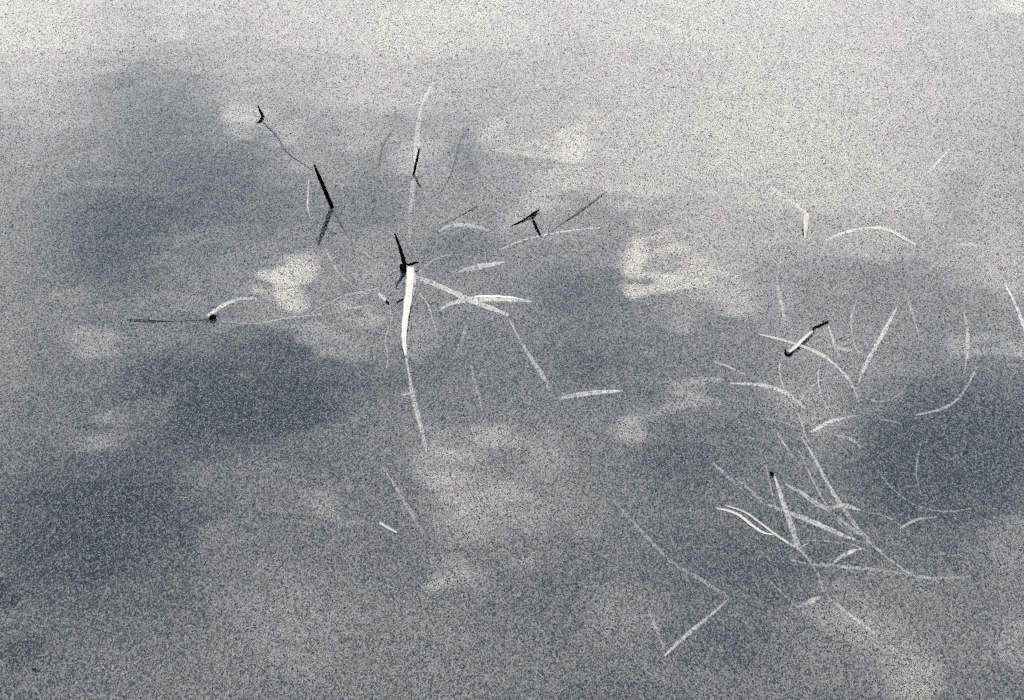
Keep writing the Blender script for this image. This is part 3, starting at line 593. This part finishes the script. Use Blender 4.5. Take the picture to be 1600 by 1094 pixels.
        ('blade', 'leaf', 'straw', [(0.2607, 2.2344, -0.0102, 0.00073), (0.2658, 2.2289, -0.0082, 0.001), (0.2761, 2.2297, -0.0122, 0.0007)]),
    ]),
    ('reed_leaf', 'faint drowned blade above the long white curving stalk', 'reed leaf', 'blades lying under the water', [
        ('blade', 'leaf', 'straw', [(0.331, 2.5975, -0.0222, 0.00092), (0.3305, 2.544, -0.0182, 0.00271), (0.3313, 2.5018, -0.0202, 0.00149)]),
    ]),
    ('reed_leaf', 'faint drowned blade slanting down right just above the lone white splinter', 'reed leaf', 'blades lying under the water', [
        ('blade', 'leaf', 'straw', [(-0.1434, 2.1973, -0.0262, 0.00083), (-0.1243, 2.1479, -0.0242, 0.00164), (-0.1069, 2.1067, -0.0262, 0.00188), (-0.0944, 2.0801, -0.0322, 0.00079)]),
    ]),
    ('root_strand', 'tangled hair-thin drowned root arching right of the looping root', 'root', 'blades lying under the water', [
        ('strand', 'stem', 'straw', [(0.326, 2.3072, -0.0222, 0.00055), (0.3374, 2.3337, -0.0202, 0.00083), (0.3563, 2.3593, -0.0182, 0.00098), (0.3743, 2.3721, -0.0202, 0.00084), (0.3906, 2.3676, -0.0262, 0.00056)]),
    ]),
    ('root_strand', 'hair-thin drowned root rising through the middle of the right hand dark water', 'root', 'blades lying under the water', [
        ('strand', 'stem', 'straw', [(0.4592, 2.236, -0.0182, 0.00054), (0.4498, 2.2015, -0.0162, 0.00093), (0.4437, 2.1673, -0.0182, 0.00092), (0.4459, 2.1395, -0.0242, 0.00052)]),
    ]),
    ('root_strand', 'thin drowned strand curling left of the broken reed above the pale stub', 'root', 'blades lying under the water', [
        ('strand', 'stem', 'straw', [(-0.2116, 2.5339, -0.0122, 0.00059), (-0.1964, 2.514, -0.0112, 0.00088), (-0.1758, 2.5217, -0.0122, 0.00088), (-0.1559, 2.5129, -0.0142, 0.00088), (-0.1385, 2.5045, -0.0182, 0.00058)]),
    ]),
    ('root_strand', 'thin drowned strand running level from the black knot toward the broken reed', 'root', 'blades lying under the water', [
        ('strand', 'stem', 'straw', [(-0.3515, 2.484, -0.0112, 0.00058), (-0.3083, 2.4764, -0.0102, 0.00087), (-0.271, 2.4915, -0.0112, 0.00087), (-0.2331, 2.5023, -0.0132, 0.00087), (-0.203, 2.5166, -0.0182, 0.00044)]),
    ]),
    ('root_strand', 'thin drowned strand fanning right from the foot of the broken reed', 'root', 'blades lying under the water', [
        ('strand', 'stem', 'straw', [(-0.1185, 2.5617, -0.0122, 0.00059), (-0.1032, 2.5248, -0.0122, 0.00103), (-0.0961, 2.4919, -0.0142, 0.00087), (-0.0892, 2.4607, -0.0222, 0.00058)]),
    ]),
    ('grass_stalk', 'thin dark drowned stalk above the black elbow stem beside cloud reflection', 'grass stalk', 'blades lying under the water', [
        ('stalk', 'stem', 'dun', [(-0.0684, 2.9545, 0.0002, 0.00053), (-0.0744, 2.9012, 0.0002, 0.00104), (-0.0802, 2.8494, 0.0002, 0.00102), (-0.0924, 2.7918, 0.0002, 0.0005)]),
    ]),
    ('root_strand', 'faint thin stalk standing right of the hooked stub beside the long straight blade', 'root', 'blades lying under the water', [
        ('strand', 'stem', 'straw', [(0.4228, 2.5406, -0.0162, 0.00059), (0.4106, 2.4919, -0.0142, 0.00102), (0.408, 2.4437, -0.0162, 0.001), (0.4129, 2.4174, -0.0222, 0.00057)]),
    ]),
    ('root_strand', 'faint thin strand linking the bright curved blade to the slanting gap blade', 'root', 'blades lying under the water', [
        ('strand', 'stem', 'straw', [(0.3158, 2.3135, -0.0132, 0.00055), (0.3256, 2.2803, -0.0132, 0.00095), (0.3291, 2.2429, -0.0142, 0.00094), (0.3364, 2.2262, -0.0202, 0.00054)]),
    ]),
    ('root_strand', 'faint strand descending inside the tangle between the longest and dotted blades', 'root', 'blades lying under the water', [
        ('strand', 'stem', 'straw', [(0.3186, 2.2218, -0.0172, 0.00054), (0.3248, 2.1738, -0.0142, 0.00105), (0.3336, 2.1254, -0.0142, 0.00104), (0.349, 2.0778, -0.0162, 0.00102), (0.3685, 2.0494, -0.0222, 0.00051)]),
    ]),
    ('root_strand', 'faint curved strand sweeping across the dark water right of the tangle', 'root', 'blades lying under the water', [
        ('strand', 'stem', 'straw', [(0.399, 2.201, -0.0202, 0.00053), (0.4118, 2.1491, -0.0182, 0.00105), (0.4347, 2.1133, -0.0182, 0.00103), (0.468, 2.1043, -0.0202, 0.00103), (0.5132, 2.1244, -0.0262, 0.00052)]),
    ]),
    ('reed_leaf', 'faint thin blade fragment between the dotted blade and the two white stalks', 'reed leaf', 'blades lying under the water', [
        ('blade', 'leaf', 'straw', [(0.2454, 2.1636, -0.0182, 0.00062), (0.2587, 2.139, -0.0162, 0.00136), (0.2732, 2.1133, -0.0182, 0.00088)]),
    ]),
    ('reed_leaf', 'faint crossing fragment under the pale spearhead leaf tip', 'reed leaf', 'blades lying under the water', [
        ('blade', 'leaf', 'straw', [(0.3427, 2.096, -0.0142, 0.00091), (0.3566, 2.0691, -0.0132, 0.0018), (0.3726, 2.049, -0.0152, 0.00178), (0.3885, 2.0333, -0.0202, 0.00088)]),
    ]),
    ('root_strand', 'thin strand under the crossing blade near the bottom of the tangle', 'root', 'blades lying under the water', [
        ('strand', 'stem', 'straw', [(0.307, 2.047, -0.0162, 0.00051), (0.33, 2.0432, -0.0142, 0.00101), (0.3531, 2.0387, -0.0142, 0.00101), (0.3764, 2.0333, -0.0202, 0.0005)]),
    ]),
    ('reed_leaf', 'faint long strand dropping from the small oblong leaf scrap to the right', 'reed leaf', 'blades lying under the water', [
        ('blade', 'leaf', 'straw', [(0.3212, 1.9591, -0.0202, 0.00057), (0.3373, 1.9302, -0.0182, 0.00141), (0.3543, 1.9089, -0.0202, 0.00139), (0.3726, 1.8964, -0.0282, 0.00056)]),
    ]),
    ('root_strand', 'faint upright strand in bright water above the white wedge stub', 'root', 'blades lying under the water', [
        ('strand', 'stem', 'straw', [(0.3426, 2.6549, -0.0182, 0.00061), (0.3345, 2.6207, -0.0172, 0.00121), (0.3278, 2.58, -0.0212, 0.0006)]),
    ]),
    ('root_strand', 'faint drowned strand crossing under the short pale stub toward the small cloud', 'root', 'blades lying under the water', [
        ('strand', 'stem', 'straw', [(-0.256, 2.4952, -0.0162, 0.00058), (-0.2307, 2.5251, -0.0142, 0.00103), (-0.2048, 2.5496, -0.0142, 0.00103), (-0.1703, 2.5684, -0.0162, 0.00089), (-0.1479, 2.5975, -0.0222, 0.0006)]),
    ]),
    ('root_strand', 'faint drowned strand dropping left of the white folded leaf', 'root', 'blades lying under the water', [
        ('strand', 'stem', 'straw', [(-0.1457, 2.4936, -0.0152, 0.00058), (-0.1514, 2.4478, -0.0142, 0.001), (-0.1467, 2.4079, -0.0162, 0.00099), (-0.1499, 2.3752, -0.0222, 0.00056)]),
    ]),
    ('root_strand', 'faint strand arching from the broken reed over the slanting pale blade', 'root', 'blades lying under the water', [
        ('strand', 'stem', 'straw', [(-0.1162, 2.6093, -0.0152, 0.0006), (-0.0969, 2.638, -0.0132, 0.00091), (-0.0713, 2.6494, -0.0132, 0.00091), (-0.0445, 2.6466, -0.0172, 0.00061)]),
    ]),
    ('root_strand', 'faint drowned strand running from the thick black chevron stem to the broken reed', 'root', 'blades lying under the water', [
        ('strand', 'stem', 'straw', [(-0.1995, 2.681, -0.0162, 0.00061), (-0.1796, 2.6446, -0.0142, 0.00106), (-0.1609, 2.6237, -0.0152, 0.00106), (-0.1414, 2.6161, -0.0182, 0.0006)]),
    ]),
    ('root_strand', 'faint ring-like strand around the foot of the long straight slanting blade', 'root', 'blades lying under the water', [
        ('strand', 'stem', 'straw', [(0.3978, 2.3466, -0.0162, 0.00056), (0.4061, 2.3191, -0.0142, 0.00083), (0.426, 2.3126, -0.0152, 0.00083), (0.45, 2.3361, -0.0182, 0.00083), (0.4653, 2.3783, -0.0242, 0.00056)]),
    ]),
    ('root_strand', 'faint strand hanging from the long white curving stalk toward the slanting gap blade', 'root', 'blades lying under the water', [
        ('strand', 'stem', 'straw', [(0.3652, 2.4031, -0.0132, 0.00057), (0.3561, 2.3612, -0.0132, 0.00098), (0.3561, 2.3191, -0.0142, 0.00097), (0.3654, 2.2935, -0.0202, 0.00055)]),
    ]),
    ('root_strand', 'faint wavy strand left of the slanting gap blade on darker water', 'root', 'blades lying under the water', [
        ('strand', 'stem', 'straw', [(0.2779, 2.2981, -0.0162, 0.00055), (0.2903, 2.2753, -0.0142, 0.00095), (0.3057, 2.2688, -0.0142, 0.00095), (0.3255, 2.2606, -0.0192, 0.00054)]),
    ]),
    ('root_strand', 'faint strand running right from the spearhead leaf tip over dark water', 'root', 'blades lying under the water', [
        ('strand', 'stem', 'straw', [(0.3773, 2.0973, -0.0152, 0.00051), (0.3969, 2.0904, -0.0152, 0.0009), (0.4124, 2.0769, -0.0172, 0.00089), (0.4244, 2.0612, -0.0242, 0.00051)]),
    ]),
    ('root_strand', 'faint strand along the left side of the black dotted blade', 'root', 'blades lying under the water', [
        ('strand', 'stem', 'straw', [(0.2757, 2.2218, -0.0172, 0.00054), (0.2793, 2.1839, -0.0152, 0.00106), (0.2814, 2.1438, -0.0162, 0.00104), (0.2853, 2.107, -0.0222, 0.00052)]),
    ]),
    ('root_strand', 'faint strand curving under the small oblong leaf scrap', 'root', 'blades lying under the water', [
        ('strand', 'stem', 'straw', [(0.2643, 1.9833, -0.0182, 0.0005), (0.2778, 1.9539, -0.0162, 0.00098), (0.2953, 1.9258, -0.0172, 0.00097), (0.3168, 1.917, -0.0242, 0.00048)]),
    ]),
    ('seed_husk', 'tiny white fleck floating on bright cloud reflection above the middle', 'seed husk', 'white flecks', [
        ('blade', 'leaf', 'emerged', [(0.0426, 2.9178, 0.0004, 0.00178), (0.046, 2.9186, 0.0005, 0.00298), (0.0495, 2.9159, 0.0004, 0.00173)]),
    ]),
    ('seed_husk', 'tiny white fleck floating on the cloud reflection left of the wedge stub', 'seed husk', 'white flecks', [
        ('blade', 'leaf', 'emerged', [(0.2741, 2.5683, 0.0004, 0.0007), (0.2775, 2.572, 0.0005, 0.00124), (0.2816, 2.573, 0.0004, 0.00077)]),
    ]),
    ('seed_husk', 'tiny black speck floating near the lower left corner', 'seed husk', None, [
        ('husk', 'stem', 'black', [(-0.4652, 1.816, 0.001, 0.00062), (-0.463, 1.8144, 0.0015, 0.00093), (-0.4615, 1.816, 0.001, 0.00062)]),
    ]),
]


def spline(pts, steps):
    """Catmull-Rom through 4-vectors"""
    P = [Vector(p) for p in pts]
    P = [P[0] * 2 - P[1]] + P + [P[-1] * 2 - P[-2]]
    out = []
    for i in range(1, len(P) - 2):
        a, b, c, d = P[i - 1], P[i], P[i + 1], P[i + 2]
        for s in range(steps):
            t = s / steps
            out.append(0.5 * ((2 * b) + (c - a) * t + (2 * a - 5 * b + 4 * c - d) * t * t + (3 * b - a - 3 * c + d) * t ** 3))
    out.append(P[-2])
    return out


def strand(name, section, mat, pts, parent, rnd, origin):
    path = spline(pts, 5)
    n = len(path)
    verts, faces, uvs = [], [], []
    roll0, roll1 = rnd.uniform(-0.2, 0.2), rnd.uniform(-0.35, 0.35)
    length = 0.0
    for i, p in enumerate(path):
        c = Vector(p[:3])
        hw = max(p[3], 0.0003)
        if section == 'leaf':
            hw *= 1.0 + rnd.uniform(-0.13, 0.11)
        t = Vector(path[min(i + 1, n - 1)][:3]) - Vector(path[max(i - 1, 0)][:3])
        t.normalize()
        if i:
            length += (c - Vector(path[i - 1][:3])).length
        side = t.cross(Vector((0.0, -0.35, 1.0)))
        if side.length < 0.2:
            side = t.cross(Vector((0.0, -1.0, 0.2)))
        side.normalize()
        nor = side.cross(t).normalized()
        if section == 'leaf':
            a = roll0 + (roll1 - roll0) * i / n
            s2 = side * math.cos(a) + nor * math.sin(a)
            nor = nor * math.cos(a) - side * math.sin(a)
            side = s2
            th = min(0.0005, hw * 0.35)
            fold = hw * 0.28              # shallow keel along the midrib
            ring = [(-1, fold), (-0.5, fold * 0.45), (0, 0), (0.5, fold * 0.45), (1, fold),
                    (0.5, fold * 0.45 - th), (0, -th * 1.4), (-0.5, fold * 0.45 - th)]
            ring = [(u * hw, v - fold * 0.5) for u, v in ring]
        else:
            ring = [(math.cos(k * math.pi / 4) * hw, math.sin(k * math.pi / 4) * hw) for k in range(8)]
        for k, (u, v) in enumerate(ring):
            verts.append(tuple(c + side * u + nor * v - origin))
            uvs.append((length * 10.0, u / hw * 0.5 + 0.5))
    for i in range(n - 1):
        for k in range(8):
            a, b = i * 8 + k, i * 8 + (k + 1) % 8
            faces.append((a, b, b + 8, a + 8))
    faces.append(tuple(range(7, -1, -1)))
    faces.append(tuple((n - 1) * 8 + k for k in range(8)))
    return mesh_obj(name, verts, faces, MATS[mat], parent, uvs)


rnd = random.Random(11)
for name, label, cat, group, parts in THINGS:
    base = min((p for q in parts for p in q[3]), key=lambda p: p[2])
    base = Vector(base[:3])
    if len(parts) == 1:
        o = strand(name, parts[0][1], parts[0][2], parts[0][3], None, rnd, base)
    else:
        o = bpy.data.objects.new(name, None)
        o.empty_display_size = 0.02
        col.objects.link(o)
        for pn, section, mat, pts in parts:
            strand(pn, section, mat, pts, o, rnd, base)
    o.location = base
    o["label"] = label
    o["category"] = cat
    if group:
        o["group"] = group

# ------------------------------------------------------------------ render
scene.render.engine = 'CYCLES'
scene.cycles.use_denoising = False
scene.cycles.volume_bounces = 1
scene.cycles.max_bounces = 4
scene.cycles.diffuse_bounces = 1
scene.cycles.glossy_bounces = 2
scene.cycles.transmission_bounces = 1
scene.cycles.caustics_reflective = False
scene.world.cycles.sampling_method = 'NONE'
scene.cycles.transparent_max_bounces = 16
